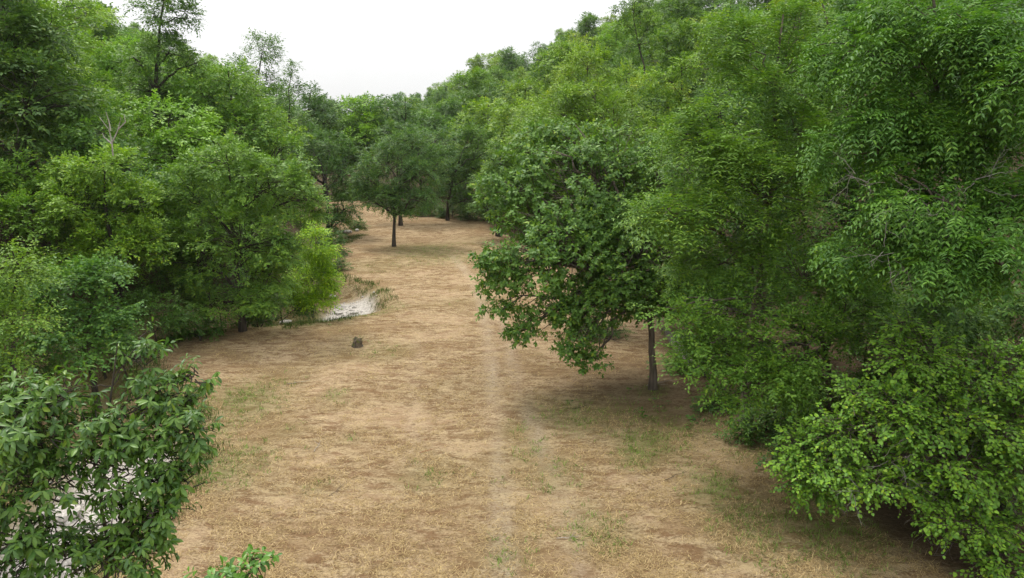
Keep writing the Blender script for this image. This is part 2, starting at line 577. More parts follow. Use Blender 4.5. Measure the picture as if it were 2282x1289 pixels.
def grow(rng, base, lobes, sp, trunk_r, twigs=False, lean=None, top=None):
    """lobes: (centre xyz, rx, ry, rz). Returns (wood Soup, branch Soup, foliage)."""
    wood, br = Soup(), Soup()
    base = np.asarray(base, float)
    Cs = np.array([l[0] for l in lobes]); Rs = np.array([l[1:] for l in lobes])
    zt = (Cs[:, 2] + Rs[:, 2] * .4).max()
    cw = np.prod(Rs, 1) ** (1 / 3)
    mid = (Cs * cw[:, None]).sum(0) / cw.sum()
    hi = Cs[np.argmax(Cs[:, 2])]
    topp = np.array([*(hi[:2] * .6 + mid[:2] * .4), zt]) if top is None else np.asarray(top, float)
    n = 14
    t = np.linspace(0, 1, n)[:, None]
    H = topp[2] - base[2]
    ax = base + (topp - base) * (t * np.array([1, 1, 0]) * t ** .8 + t * np.array([0, 0, 1]))
    wv = np.cumsum(rng.normal(0, .012 * H, (n, 3)), 0) * np.array([1, 1, 0])
    wv = wv - t * wv[-1]
    ax = ax + wv * t
    ax[0, 2] -= .15
    tr_ = trunk_r * (1 - .88 * t[:, 0] ** 1.1) + trunk_r * .5 * np.exp(-t[:, 0] * H / .35)
    wood.add(tube(ax, tr_, 9))
    fols = []
    la = sp['L'] ** 2 * sp['w'] * .68
    for C, R in zip(Cs, Rs):
        hd = np.linalg.norm(C[:2] - mid[:2])
        zj = np.clip(C[2] - .55 * hd - .25 * R[2], base[2] + sp['low'] * H, topp[2] - .05 * H)
        k = np.argmin(abs(ax[:, 2] - zj))
        s0 = ax[k]
        r0 = min(tr_[k] * .75, .03 + .028 * np.linalg.norm(C - s0) + .02 * R.max())
        pth = bend(s0, C, .10, rng, 8)
        wood.add(tube(pth, np.linspace(r0, r0 * .35, 8), 6))
        area = math.pi * R[0] * R[2]
        nle = sp['cover'] * 1.6 * area / la
        ns = max(4, int(nle / sp['nl']))
        ce = sp['c'] + .45 * sp['twig']
        K = int(np.clip(sp['K'] * 2.6 * R.mean() ** 2 / ce ** 2, 5, 130))
        dirs = nrm(rng.normal(0, 1, (K * 4, 3)))
        keep = rng.random(K * 4) < np.clip(.9 + .9 * dirs[:, 2], .25, 1)
        dirs = dirs[keep][:K]; K = len(dirs)
        Rin = np.maximum(R - .55 * ce, R * .45)
        cc = C + dirs * Rin * rng.uniform(.72, 1.08, (K, 1))
        csz = rng.uniform(.6, 1.35, K)
        for c_, dr in zip(cc, dirs):
            i0 = rng.integers(4, 8)
            br.add(tube(bend(pth[i0], c_ + dr * R * .1, .08, rng, 5, .08), np.linspace(r0 * .33, .006 + r0 * .05, 5), 4))
        which = rng.choice(K, ns, p=csz ** 1.6 / (csz ** 1.6).sum())
        g = nrm(rng.normal(0, 1, (ns, 3))) * rng.random((ns, 1)) ** .45
        # a clump is a tilted shelf: flat, its outer rim bent down
        gz = g[:, 2] * sp['flat'] - .35 * (g[:, 0] ** 2 + g[:, 1] ** 2)
        P = cc[which] + np.stack([g[:, 0], g[:, 1], gz], -1) * sp['c'] * csz[which][:, None]
        inner = rng.random(ns) < .2
        P = np.where(inner[:, None], C + nrm(rng.normal(0, 1, (ns, 3))) * R * rng.uniform(.1, .7, (ns, 1)), P)
        out = nrm((P - C) / R)
        D = nrm(out * .55 + g * np.array([1, 1, .35]) * .9 + rng.normal(0, .28, (ns, 3)) + Z * (sp['upright'] + .08))
        ct = np.clip(rng.normal(.48, .19, K), .08, .88)[which]
        fols.append(spray(rng, P, D, sp['kind'], sp['nl'], sp['L'], sp['twig'], ct, sp['droop'], sp['upright'],
                          nrm(out * .5 + g * .35 + Z * .6)))
        if twigs:
            for p, d in zip(P, D):
                e = p + d * sp['twig'] * .9 - Z * sp['droop'] * sp['twig'] * .8
                br.add(tube([p - d * .25 * sp['twig'], (p + e) / 2 + Z * .06 * sp['twig'], e], [.009, .006, .003], 3))
    fol = cat_fol(fols)
    zg = hgt(fol[0][:, 0], fol[0][:, 1])
    fol = take(fol, fol[0][:, 2] > zg + .08)
    return wood, br, fol


HEROES = []      # (x, y, radius) kept clear by the slope trees
OCC = []         # (u, v, ru, rv, depth) of what is already standing in the view


def hero(name, label, cat, base, lobes, sp, color, trunk_r=.16, seed=1, bark=BARK, group=None, twigs=False, leaf_mat=None, single=0, top=None, crown='crown', extra=None):
    """a tree or shrub: base = (photo u, Y) or world (x, y, z); lobes = (u, v, ru, rv, Y[, depth radius])"""
    rng = np.random.default_rng(seed)
    mat = leaf_mat or LEAF
    if len(base) == 2:
        p = at(base[0], 600, base[1]); b = np.array([p[0], base[1], 0.]); b[2] = hgt(b[0], b[1])
    else:
        b = np.array(base, float)
    LL = []
    for lb in lobes:
        u, v, ru, rv, Y = lb[:5]
        m = px(Y, v)
        rd = lb[5] if len(lb) > 5 else .9 * math.sqrt(ru * rv) * m
        pc = at(u, v, Y)
        pc[2] = max(pc[2], float(hgt(pc[0], pc[1])) + .4 * rv * m)
        LL.append((pc, ru * m, rd, rv * m))
        OCC.append((u, v, ru, rv, Y))
    wood, br, fol = grow(rng, b, LL, sp, trunk_r, twigs, top=top)
    root = thing(name, label, cat, tuple(b), group)

    def loc(me):
        me.transform(Matrix.Translation(-Vector(b)))
        return me
    if cat == 'bush':
        wood.add((np.concatenate(br.V), np.concatenate(br.Q)))
        obj('stems', loc(wood.mesh('stems', bark)), root)
    else:
        tk = obj('trunk', loc(wood.mesh('trunk', bark)), root)
        obj('branches', loc(br.mesh('branches', bark, False)), tk)['kind'] = 'stuff'
    if single:
        # the leaves that show largest become objects of their own; the rest stay one part
        u, v, dz = project(fol[0])
        inside = (u > -30) & (u < 2310) & (v > -20) & (v < 1310)
        cell = 16
        key = (np.floor(u / cell) * 10000 + np.floor(v / cell)).astype(np.int64)
        order = np.argsort(dz)
        _, first = np.unique(key[order], return_index=True)
        front = order[first]
        front = front[inside[front]]
        score = fol[3][front] / dz[front]
        pick = front[np.argsort(-score)][:single]
        V0, Fc = leaf_template(sp['tmpl'], sp['w'])
        faces = [Fc[:4], Fc[4:, :3]] if sp['tmpl'] == 'near' else Fc
        lm = mesh_from('leaf', V0, faces, mat)
        dd, ss, nn = leaf_frames(fol[1][pick], fol[2][pick])
        for i, q in enumerate(pick):
            o = obj('leaf', lm, root, color)
            S = fol[3][q]
            M = np.eye(4)
            M[:3, 0], M[:3, 1], M[:3, 2], M[:3, 3] = dd[i] * S, ss[i] * S, nn[i] * S, fol[0][q] - b
            o.matrix_local = Matrix(M.tolist())
        mask = np.ones(len(fol[0]), bool); mask[pick] = False
        fol = take(fol, mask)
    c = obj(crown, loc(leaf_mesh(crown, fol, sp['tmpl'], sp['w'], mat)), root, color)
    if single:
        c['kind'] = 'stuff'
    HEROES.append((b[0], b[1], 3.0))
    if extra:
        extra(root, b, rng)
    return root


# species of foliage
OAKISH = species(low=.42, c=.32, kind='whorl', nl=8, L=.165, twig=.28, w=.62, tmpl='far', cover=3.6, droop=.28)
FINE = species(kind='alt', nl=9, L=.155, twig=.42, w=.55, tmpl='far', cover=4.2, droop=.2)
PINN = species(c=.34, kind='pinn', nl=40, L=.15, twig=.72, w=.33, tmpl='far', cover=3.3, droop=.35, upright=.18)
PINN_BIG = species(c=.40, kind='pinn', nl=40, L=.128, twig=.55, w=.36, tmpl='mid', cover=3.4, droop=.5, upright=.0)
ELM = species(c=.36, kind='alt', nl=14, L=.115, twig=.65, w=.5, tmpl='far', cover=3.3, droop=.12, flat=.28, upright=.05)
REDBUD = species(c=.30, kind='alt', nl=10, L=.092, twig=.40, w=.85, tmpl='mid', cover=3.0, droop=.3, flat=.5, upright=.12)
HICKORY = species(c=.16, kind='whorl', nl=9, L=.17, twig=.30, w=.46, tmpl='near', cover=2.6, droop=.4, upright=.2)
MAPLE = species(c=.5, kind='alt', nl=8, L=.13, twig=.5, w=.8, tmpl='far', cover=3.2, droop=.2, flat=.4, upright=.05)

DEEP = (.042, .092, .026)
MIDG = (.058, .125, .027)
FRESH = (.085, .165, .028)
YELLOW = (.135, .185, .026)
BLUISH = (.040, .088, .034)

# ---- the right of the field
hero('broadleaf_tree', 'dark green spreading tree with drooping skirt and bare grey trunk at the right field edge', 'tree',
     tuple(ground(1455, 868)),
     [(1215, 590, 140, 140, 22.6), (1300, 430, 160, 130, 24.5), (1180, 470, 90, 120, 24.5), (1420, 570, 140, 130, 23.2), (1287, 770, 48, 62, 21.6), (1130, 610, 72, 70, 22.4),
      (1340, 680, 110, 62, 22), (1175, 735, 46, 32, 21.8), (1480, 430, 130, 130, 25), (1225, 360, 90, 60, 25.5), (1245, 690, 60, 50, 21.8), (1420, 690, 80, 50, 23.5), (1120, 690, 40, 30, 22), (1465, 655, 75, 60, 22.4), (1540, 600, 80, 80, 23.5), (1380, 640, 110, 70, 22.8), (1500, 650, 60, 70, 24), (1290, 550, 130, 100, 23.2), (1105, 430, 45, 60, 24), (1160, 335, 50, 36, 25), (1255, 300, 75, 50, 26), (1085, 570, 36, 30, 22.3), (1145, 745, 24, 20, 21.8), (1320, 800, 24, 26, 21.5), (1380, 340, 110, 70, 25.5), (1500, 520, 80, 90, 24), (1350, 500, 130, 90, 24), (1270, 720, 60, 40, 21.8)],
     OAKISH, (.066, .128, .031), .125, 3, group='trees along the right edge of the field')
hero('broadleaf_tree', 'yellow-green leafy tree rising behind the dark spreading tree', 'tree', (1320, 33),
     [(1250, 255, 95, 70, 33), (1370, 290, 110, 85, 32), (1195, 300, 55, 55, 33.5), (1330, 220, 75, 45, 33), (1220, 340, 70, 60, 32.5), (1440, 360, 90, 90, 32), (1300, 380, 110, 70, 32)],
     species(kind='alt', nl=10, L=.16, twig=.6, w=.5, cover=3.0), (.088, .152, .029), .17, 5, group='trees along the right edge of the field')
hero('broadleaf_tree', 'tall bright green tree with feathery compound leaf sprays right of the bare grey trunk', 'tree', (1690, 19.5),
     [(1600, 330, 165, 130, 18.5), (1720, 185, 130, 110, 19.5), (1540, 470, 130, 95, 17.5), (1700, 440, 150, 140, 18), (1650, 85, 85, 60, 20), (1800, 320, 120, 120, 19), (1780, 80, 110, 90, 20.5),
      (1520, 300, 70, 60, 18.5), (1600, 590, 130, 80, 18), (1480, 480, 60, 45, 17)],
     PINN, (.072, .138, .027), .17, 7, group='trees along the right edge of the field')
hero('broadleaf_tree', 'low elm-like tree with flat feathery branches reaching over the field beside the leaning dead trunk', 'tree', (1890, 18.8),
     [(1660, 700, 140, 85, 16.6), (1600, 800, 100, 60, 16), (1790, 620, 150, 120, 17.2), (1545, 715, 60, 40, 16), (1800, 770, 130, 90, 15.8), (1700, 830, 110, 60, 15.6), (1880, 700, 110, 110, 16.8),
      (1740, 865, 90, 50, 15.4), (1500, 690, 35, 25, 16.2), (1640, 880, 70, 35, 15.6), (1585, 765, 45, 40, 16)],
     ELM, (.068, .136, .027), .13, 9, group='trees along the right edge of the field')
def dead_twigs(spots, Y):
    def f(root, b, rng):
        s = Soup()
        for u, v, Lp in spots:
            m = px(Y, v)
            p0 = at(u, v, Y) - b
            for _ in range(5):
                d = nrm(rng.normal(0, 1, 3) * np.array([1, .5, .8]) - Z * .35)
                e = p0 + d * Lp * m * rng.uniform(.6, 1.2)
                P = bend(p0 + rng.normal(0, .08, 3), e, rng.uniform(-.12, .1), rng, 7, .07)
                s.add(tube(P, np.linspace(.0065, .0025, 7), 4))
                for k in (2, 3, 4, 5):
                    q = P[k] + nrm(P[k] - P[k - 1] + rng.normal(0, .12, 3)) * Lp * m * rng.uniform(.15, .4)
                    s.add(tube([P[k], (P[k] + q) / 2 + rng.normal(0, .02, 3), q], [.0035, .0028, .002], 3))
        o = obj('dead_twigs', s.mesh('dead_twigs', GREY_TWIG, False), root)
        o['kind'] = 'stuff'; o['label'] = 'bare pale grey dead twigs among the leaves'
    return f


hero('broadleaf_tree', 'big dark green tree with long drooping leaflets filling the upper right', 'tree', (2120, 15.5),
     [(2050, 150, 170, 140, 14.5), (2200, 330, 150, 180, 14), (1950, 330, 130, 150, 15), (2080, 440, 180, 120, 13.5), (2190, 80, 140, 95, 14), (1910, 110, 110, 100, 16),
      (2235, 590, 120, 100, 12), (2130, 575, 120, 60, 12.4), (1960, 545, 120, 90, 14.5), (2040, 20, 120, 60, 15), (2250, 190, 80, 120, 13), (2240, 470, 90, 100, 13), (2100, 300, 140, 120, 14.2)],
     PINN_BIG, (.052, .118, .025), .2, 11, group='trees along the right edge of the field', twigs=False, single=300, crown='foliage',
     extra=dead_twigs([(1985, 560, 90), (2050, 470, 100), (2190, 400, 110), (2140, 520, 80), (1900, 380, 80), (2020, 600, 70)], 12.7))
hero('shrub', 'bushy bright green heart-leaved shrub with bare twigs at its foot, in the near right corner', 'shrub', (2180, 14.6),
     [(2040, 780, 95, 70, 13.9), (2175, 850, 130, 95, 13.6), (1985, 925, 120, 90, 13.3), (1860, 1010, 105, 85, 13.9), (2140, 1020, 160, 105, 13), (2250, 950, 80, 120, 13), (1960, 1060, 110, 62, 13.1),
      (2250, 1150, 75, 75, 12.4), (2090, 1110, 85, 50, 12.8), (1800, 1080, 45, 45, 14), (2010, 720, 40, 40, 14.1), (2230, 1240, 60, 40, 12), (1910, 880, 60, 50, 14), (2080, 900, 110, 80, 13.4), (1890, 960, 80, 60, 13.6), (1850, 1080, 60, 50, 13.6), (2245, 810, 70, 70, 14), (1790, 1000, 62, 60, 14), (1775, 1060, 50, 50, 13.8), (2160, 1160, 110, 55, 12.3), (2260, 1060, 60, 80, 12.3), (2150, 940, 130, 80, 12.9), (2250, 1260, 60, 50, 11.8)],
     REDBUD, (.090, .178, .032), .07, 13, twigs=True, single=300, crown='foliage',
     extra=dead_twigs([(1990, 1035, 90), (2120, 1060, 120), (2060, 1140, 110), (2190, 1110, 110), (2240, 1060, 90), (2130, 1180, 90), (1900, 1090, 70)], 12.6))
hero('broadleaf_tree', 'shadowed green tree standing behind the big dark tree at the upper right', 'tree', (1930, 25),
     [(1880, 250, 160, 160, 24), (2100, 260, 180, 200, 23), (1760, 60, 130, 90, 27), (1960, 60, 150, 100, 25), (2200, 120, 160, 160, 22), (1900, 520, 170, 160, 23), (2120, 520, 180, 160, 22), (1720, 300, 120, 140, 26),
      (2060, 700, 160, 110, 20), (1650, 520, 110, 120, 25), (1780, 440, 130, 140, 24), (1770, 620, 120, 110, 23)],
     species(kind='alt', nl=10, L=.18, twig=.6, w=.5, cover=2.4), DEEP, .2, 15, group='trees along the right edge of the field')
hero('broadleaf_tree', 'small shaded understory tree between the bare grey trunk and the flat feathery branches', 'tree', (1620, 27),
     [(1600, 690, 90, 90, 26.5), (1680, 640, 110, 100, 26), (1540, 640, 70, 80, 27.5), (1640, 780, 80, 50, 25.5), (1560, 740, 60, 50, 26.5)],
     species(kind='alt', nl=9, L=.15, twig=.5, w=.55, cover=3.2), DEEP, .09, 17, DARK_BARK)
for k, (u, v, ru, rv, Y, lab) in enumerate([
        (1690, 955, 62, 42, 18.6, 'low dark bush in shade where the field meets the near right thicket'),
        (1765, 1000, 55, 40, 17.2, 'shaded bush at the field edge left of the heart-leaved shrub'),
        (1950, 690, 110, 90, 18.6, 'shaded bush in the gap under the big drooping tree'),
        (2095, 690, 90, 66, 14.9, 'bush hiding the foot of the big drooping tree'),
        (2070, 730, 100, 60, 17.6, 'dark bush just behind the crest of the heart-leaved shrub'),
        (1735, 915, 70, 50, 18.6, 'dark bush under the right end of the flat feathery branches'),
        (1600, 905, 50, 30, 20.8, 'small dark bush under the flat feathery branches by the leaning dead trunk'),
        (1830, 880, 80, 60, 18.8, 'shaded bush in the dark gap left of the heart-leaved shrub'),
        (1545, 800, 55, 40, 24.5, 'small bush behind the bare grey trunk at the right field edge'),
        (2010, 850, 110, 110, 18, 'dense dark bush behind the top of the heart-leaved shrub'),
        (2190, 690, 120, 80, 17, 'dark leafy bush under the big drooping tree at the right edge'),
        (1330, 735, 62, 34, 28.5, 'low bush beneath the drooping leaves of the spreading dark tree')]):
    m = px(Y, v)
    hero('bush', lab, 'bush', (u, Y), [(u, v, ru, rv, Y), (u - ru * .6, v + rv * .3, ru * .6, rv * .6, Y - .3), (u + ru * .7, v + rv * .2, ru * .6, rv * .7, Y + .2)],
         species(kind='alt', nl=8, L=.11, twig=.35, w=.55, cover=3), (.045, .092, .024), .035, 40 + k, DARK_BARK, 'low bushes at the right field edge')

# ---- the left of the field
def dead_fork(root, b, rng):
    s = Soup()
    for p in ([(252, 350), (249, 315), (243, 290), (222, 262)], [(250, 318), (262, 292), (270, 262)], [(246, 292), (243, 272), (236, 250)], [(264, 288), (280, 272), (276, 255)], [(250, 322), (232, 306), (228, 296)]):
        P = np.array([at(u, v, 26.3) - b for u, v in p])
        s.add(tube(P, np.linspace(.032, .010, len(P)), 5))
    o = obj('dead_fork', s.mesh('dead_fork', PALE_WOOD), root)
    o['label'] = 'bare grey forked dead top sticking out of the crown'


hero('broadleaf_tree', 'rounded mid-green tree with slim trunk at the creek bank left of the stump', 'tree', tuple(ground(541, 738)),
     [(500, 365, 100, 65, 29.5), (600, 420, 105, 80, 29.8), (430, 440, 70, 80, 30.2), (680, 445, 52, 68, 30.2), (545, 550, 140, 105, 29), (615, 590, 62, 80, 29.3), (440, 590, 80, 80, 29.4),
      (590, 665, 85, 40, 28.8), (465, 680, 65, 42, 28.6), (400, 540, 60, 60, 29.6)],
     FINE, (.078, .146, .034), .14, 21, DARK_BARK, 'trees along the creek left of the field')
hero('sapling', 'bright yellow-green sapling at the edge of the pale gravel creek bed', 'sapling', (690, 34),
     [(704, 540, 42, 50, 32.3), (690, 615, 56, 54, 32.2), (735, 620, 24, 50, 32.4), (722, 585, 22, 40, 33), (668, 655, 40, 30, 32.6), (700, 668, 44, 26, 32.2), (712, 650, 30, 28, 32.8), (697, 505, 18, 22, 33.2)],
     species(kind='alt', nl=9, L=.13, twig=.4, w=.5, cover=4.2), (.150, .250, .020), .05, 23)
hero('broadleaf_tree', 'light green tree with a bare grey forked dead top, left of the rounded tree', 'tree', (245, 27.5),
     [(240, 375, 85, 62, 27), (180, 460, 90, 80, 27), (320, 450, 50, 70, 27.5), (250, 560, 90, 90, 26.7), (150, 375, 48, 36, 28), (330, 540, 45, 60, 27), (160, 580, 70, 60, 26)],
     FINE, (.096, .172, .028), .16, 25, DARK_BARK, 'trees along the creek left of the field', extra=dead_fork)
hero('broadleaf_tree', 'light green tree cut by the left picture edge beside the dead-topped tree', 'tree', (40, 28),
     [(50, 390, 75, 55, 28), (60, 500, 85, 80, 26.5), (-20, 440, 70, 80, 27), (100, 420, 40, 40, 28)],
     FINE, (.082, .155, .027), .15, 27, DARK_BARK, 'trees along the creek left of the field')
hero('broadleaf_tree', 'dark layered maple-like tree low over the creek bank below the dead-topped tree', 'tree', (170, 22.5),
     [(150, 620, 110, 60, 22), (225, 690, 80, 50, 21.6), (100, 730, 110, 50, 21.2), (240, 610, 60, 40, 22.2), (180, 780, 75, 32, 21), (60, 660, 80, 60, 22), (260, 740, 40, 30, 21.5)],
     MAPLE, (.052, .115, .030), .11, 29, DARK_BARK, 'trees along the creek left of the field')
hero('broadleaf_tree', 'yellowish green tree at the left edge above the big-leaved near tree', 'tree', (-30, 16.5),
     [(10, 620, 75, 80, 16), (30, 715, 65, 70, 15.6), (10, 790, 55, 40, 15.2), (-60, 680, 80, 120, 16), (60, 570, 35, 35, 16.4)],
     species(kind='alt', nl=9, L=.10, twig=.45, w=.55, cover=3.2), (.082, .148, .028), .11, 31, DARK_BARK, 'trees along the creek left of the field')
hero('broadleaf_tree', 'tall loose-crowned tree with dark upright trunk reaching the top edge at the upper left', 'tree', (376, 42),
     [(380, 120, 66, 52, 42), (345, 35, 60, 48, 42), (418, 40, 36, 34, 42), (345, 205, 85, 60, 42), (425, 225, 75, 60, 43), (385, 300, 100, 60, 42), (370, -30, 60, 30, 42), (440, 140, 35, 30, 42), (300, 130, 30, 26, 42)],
     species(kind='alt', nl=10, L=.2, twig=.7, w=.45, cover=4.0, droop=.3, flat=.5), (.060, .115, .027), .24, 33, DARK_BARK)
hero('broadleaf_tree', 'thin airy tree standing clear against the white sky left of centre', 'tree', (566, 58),
     [(585, 120, 42, 46, 58), (560, 195, 62, 42, 58), (612, 100, 20, 24, 58), (530, 150, 30, 28, 58), (610, 180, 30, 26, 58), (560, 260, 80, 40, 58)],
     species(kind='alt', nl=8, L=.22, twig=.7, w=.45, cover=2.3, flat=.6), (.052, .105, .028), .17, 35, DARK_BARK)
hero('broadleaf_tree', 'small thin tree against the sky, right of the thin airy tree', 'tree', (655, 64),
     [(652, 160, 20, 26, 64), (640, 215, 36, 34, 64), (668, 190, 16, 14, 64), (650, 270, 60, 34, 64)],
     species(kind='alt', nl=8, L=.24, twig=.6, w=.45, cover=2.3), (.048, .095, .03), .13, 37, DARK_BARK)
hero('broadleaf_tree', 'dark bluish tree on the skyline where the left slope runs down to the valley', 'tree', (706, 72),
     [(690, 210, 34, 28, 72), (715, 245, 40, 30, 72), (680, 265, 50, 34, 72), (735, 275, 30, 26, 72)],
     species(kind='alt', nl=8, L=.27, twig=.7, w=.5, cover=2.2), (.040, .082, .030), .16, 39, DARK_BARK)
hero('broadleaf_tree', 'dark tree behind the rounded tree, at the left edge of the far field', 'tree', (735, 54),
     [(770, 390, 48, 62, 56), (735, 330, 60, 50, 57), (765, 470, 36, 46, 55), (690, 330, 60, 50, 60), (750, 500, 30, 30, 54)],
     species(kind='alt', nl=9, L=.2, twig=.6, w=.5, cover=3.2), (.042, .090, .028), .16, 43, DARK_BARK)
for k, (u, v, ru, rv, Y, lab) in enumerate([
        (330, 690, 80, 50, 26.5, 'dark bush in the shade between the dead-topped tree and the rounded tree'),
        (430, 720, 70, 34, 28, 'low dark bush at the eroded bank left of the rounded tree trunk'),
        (60, 790, 90, 45, 21.5, 'dark bush under the layered tree above the glossy-leaved near tree'),
        (250, 770, 70, 34, 23.5, 'small dark bush at the foot of the layered tree'),
        (620, 680, 60, 28, 31.8, 'green bush right of the rounded tree trunk by the gravel'),
        (565, 705, 50, 26, 31.2, 'low green bush in the creek bed just right of the rounded tree trunk'),
        (390, 610, 80, 60, 29.5, 'shaded bush behind the rounded tree trunk'),
        (650, 575, 55, 55, 37.5, 'green bush filling the bank behind the yellow-green sapling'),
        (745, 590, 26, 30, 42, 'dark green bush at the field edge behind the yellow-green sapling'),
        (738, 540, 34, 34, 47, 'dark bush at the creek rim below the dark tree of the far field'),
        (1010, 474, 36, 32, 67, 'dark bush closing the far end of the field behind the shaded trunks'),
        (1062, 478, 36, 32, 65, 'dark bush at the right corner of the far end of the field'),
        (962, 472, 36, 30, 68.5, 'dark bush right of the lone tree, closing the far end of the field'),
        (915, 470, 30, 24, 70, 'dark bush close behind the lone tree at the far end of the field'),
        (868, 462, 30, 22, 76, 'bush behind the trunk of the lone tree at the far end of the field'),
        (840, 442, 34, 22, 84, 'bush closing the far end of the field left of the lone tree'),
        (788, 446, 26, 26, 82, 'bush at the far left end of the field where it bends away'),
        (480, 640, 80, 60, 30.5, 'leafy bush filling the gap behind the rounded tree trunk'),
        (200, 720, 90, 60, 25, 'leafy bush under the dead-topped tree'),
        (800, 500, 16, 14, 60, 'small bush beside the largest pale rock of the far creek')]):
    hero('bush', lab, 'bush', (u, Y), [(u, v, ru, rv, Y), (u - ru * .7, v + rv * .35, ru * .6, rv * .6, Y - .3), (u + ru * .7, v + rv * .3, ru * .6, rv * .7, Y + .2)],
         species(kind='alt', nl=8, L=.12, twig=.35, w=.55, cover=2.6), (.045, .095, .026), .035, 70 + k, DARK_BARK, 'low bushes along the creek left of the field')
# ---- out in the field and at its far end
hero('broadleaf_tree', 'lone spreading tree standing out in the dry field with a short leaning trunk', 'tree', tuple(ground(878, 550)),
     [(860, 370, 66, 52, 51), (822, 405, 40, 36, 51), (935, 390, 62, 50, 51.2), (895, 320, 56, 36, 52), (955, 440, 26, 28, 50), (860, 435, 48, 28, 50.6), (905, 440, 40, 26, 51), (820, 445, 26, 18, 50.5), (960, 350, 40, 34, 52), (870, 462, 42, 20, 51), (925, 462, 34, 22, 51), (800, 425, 28, 26, 51)],
     species(kind='alt', nl=9, L=.17, twig=.55, w=.5, cover=3.3), (.054, .108, .036), .135, 45, DARK_BARK, top=at(893, 330, 51))
hero('broadleaf_tree', 'darker tree close behind the lone tree in the field', 'tree', tuple(ground(893, 503)),
     [(930, 330, 70, 50, 63), (985, 380, 50, 50, 63), (880, 300, 50, 36, 64), (850, 350, 50, 40, 64), (960, 440, 30, 30, 62), (1000, 320, 40, 36, 66)],
     species(kind='alt', nl=9, L=.2, twig=.6, w=.5, cover=3.0), (.045, .092, .034), .17, 47, DARK_BARK)
hero('broadleaf_tree', 'tree at the far right corner of the field with shaded upright trunks', 'tree', tuple(ground(997, 492)),
     [(1050, 320, 56, 50, 68), (1010, 390, 40, 46, 66), (1060, 400, 50, 50, 66), (1085, 340, 40, 50, 64), (1040, 450, 40, 22, 64)],
     species(kind='alt', nl=9, L=.2, twig=.6, w=.5, cover=3.0), (.052, .102, .03), .14, 49, DARK_BARK)
hero('broadleaf_tree', 'tree hanging over the right edge of the far field beside the spreading dark tree', 'tree', (1110, 55),
     [(1090, 420, 40, 52, 54), (1120, 360, 50, 50, 54), (1085, 470, 34, 26, 53), (1150, 430, 50, 60, 52)],
     species(kind='alt', nl=9, L=.18, twig=.6, w=.5, cover=3.0), (.056, .11, .028), .17, 51, DARK_BARK)
hero('broadleaf_tree', 'loose-leaved tree breaking the skyline at the top of the right-hand ridge', 'tree', (1415, 62),
     [(1410, 18, 44, 36, 62), (1400, 60, 34, 26, 62), (1445, 20, 30, 26, 62), (1425, 100, 50, 40, 62)],
     species(kind='alt', nl=8, L=.24, twig=.6, w=.5, cover=1.7), (.052, .10, .03), .17, 53, DARK_BARK)
hero('broadleaf_tree', 'rounded yellow-green tree just under the right-hand ridge line', 'tree', (1310, 46),
     [(1310, 150, 60, 46, 46), (1285, 190, 50, 40, 46), (1345, 195, 50, 44, 46)],
     species(kind='alt', nl=9, L=.2, twig=.6, w=.5, cover=3), (.100, .168, .030), .17, 55, DARK_BARK)
hero('broadleaf_tree', 'small yellow-green tree beside the rounded yellow-green one under the right-hand ridge', 'tree', (1400, 44),
     [(1395, 185, 36, 46, 44), (1400, 240, 50, 40, 44)],
     species(kind='alt', nl=9, L=.2, twig=.6, w=.5, cover=3), (.098, .165, .030), .15, 57, DARK_BARK)
hero('broadleaf_tree', 'fresh yellow-green tree on the right slope left of the feathery-leaved tree', 'tree', (1490, 38),
     [(1490, 180, 50, 46, 38), (1530, 150, 34, 40, 38), (1480, 240, 60, 50, 38)],
     species(kind='alt', nl=9, L=.18, twig=.6, w=.5, cover=3), (.092, .162, .030), .15, 59, DARK_BARK)

# ---- close to the camera, lower left
hero('broadleaf_tree', 'near tree with large glossy dark green leaves in the lower left corner', 'tree', (60, 7.6),
     [(316, 762, 18, 26, 7.6, .13), (322, 800, 34, 34, 7.6, .22), (330, 852, 38, 36, 7.6, .25), (432, 840, 32, 36, 7.6, .22), (400, 890, 40, 36, 7.5, .25), (330, 910, 70, 50, 7.4, .4), (410, 960, 55, 55, 7.3, .32), (150, 870, 55, 42, 7.2, .35), (70, 890, 60, 40, 7.2, .35), (60, 970, 110, 90, 7.0, .6), (220, 960, 80, 60, 7.1, .45),
      (400, 1065, 52, 55, 7.2, .3), (300, 1060, 90, 50, 7.0, .4), (110, 1080, 70, 50, 6.8, .4), (290, 1150, 80, 55, 6.8, .4), (320, 1225, 60, 45, 6.7, .35), (120, 1225, 110, 50, 6.6, .5), (20, 1110, 50, 80, 6.6, .4),
      (230, 1270, 100, 40, 6.5, .45), (15, 880, 40, 40, 7.3, .3), (40, 1200, 80, 60, 6.5, .4), (30, 1020, 60, 60, 6.8, .4), (300, 970, 60, 50, 7.2, .35), (20, 1270, 70, 40, 6.4, .4), (380, 1140, 40, 40, 7.0, .25), (215, 1020, 55, 45, 7.1, .3), (360, 1010, 50, 45, 7.2, .3), (200, 1230, 70, 45, 6.7, .35)],
     species(**{**HICKORY, 'L': .125, 'droop': .62, 'twig': .2, 'nl': 11, 'w': .35, 'K': 1.25, 'cover': 3.5}), (.047, .098, .023), .05, 61, DARK_BARK, twigs=True, leaf_mat=GLOSSY_LEAF, single=300, crown='foliage')
hero('sapling', 'tip of a small leafy treetop poking up at the bottom edge of the field', 'sapling', (500, 6.3),
     [(568, 1262, 20, 18, 6.3, .10), (530, 1285, 36, 16, 6.3, .13), (460, 1300, 40, 12, 6.3, .13), (588, 1242, 8, 10, 6.3, .05)],
     species(**{**HICKORY, 'L': .10, 'twig': .16, 'K': 2.0, 'c': .07, 'cover': 8}), (.060, .135, .028), .03, 63, DARK_BARK, twigs=True, leaf_mat=GLOSSY_LEAF, single=60, crown='foliage')

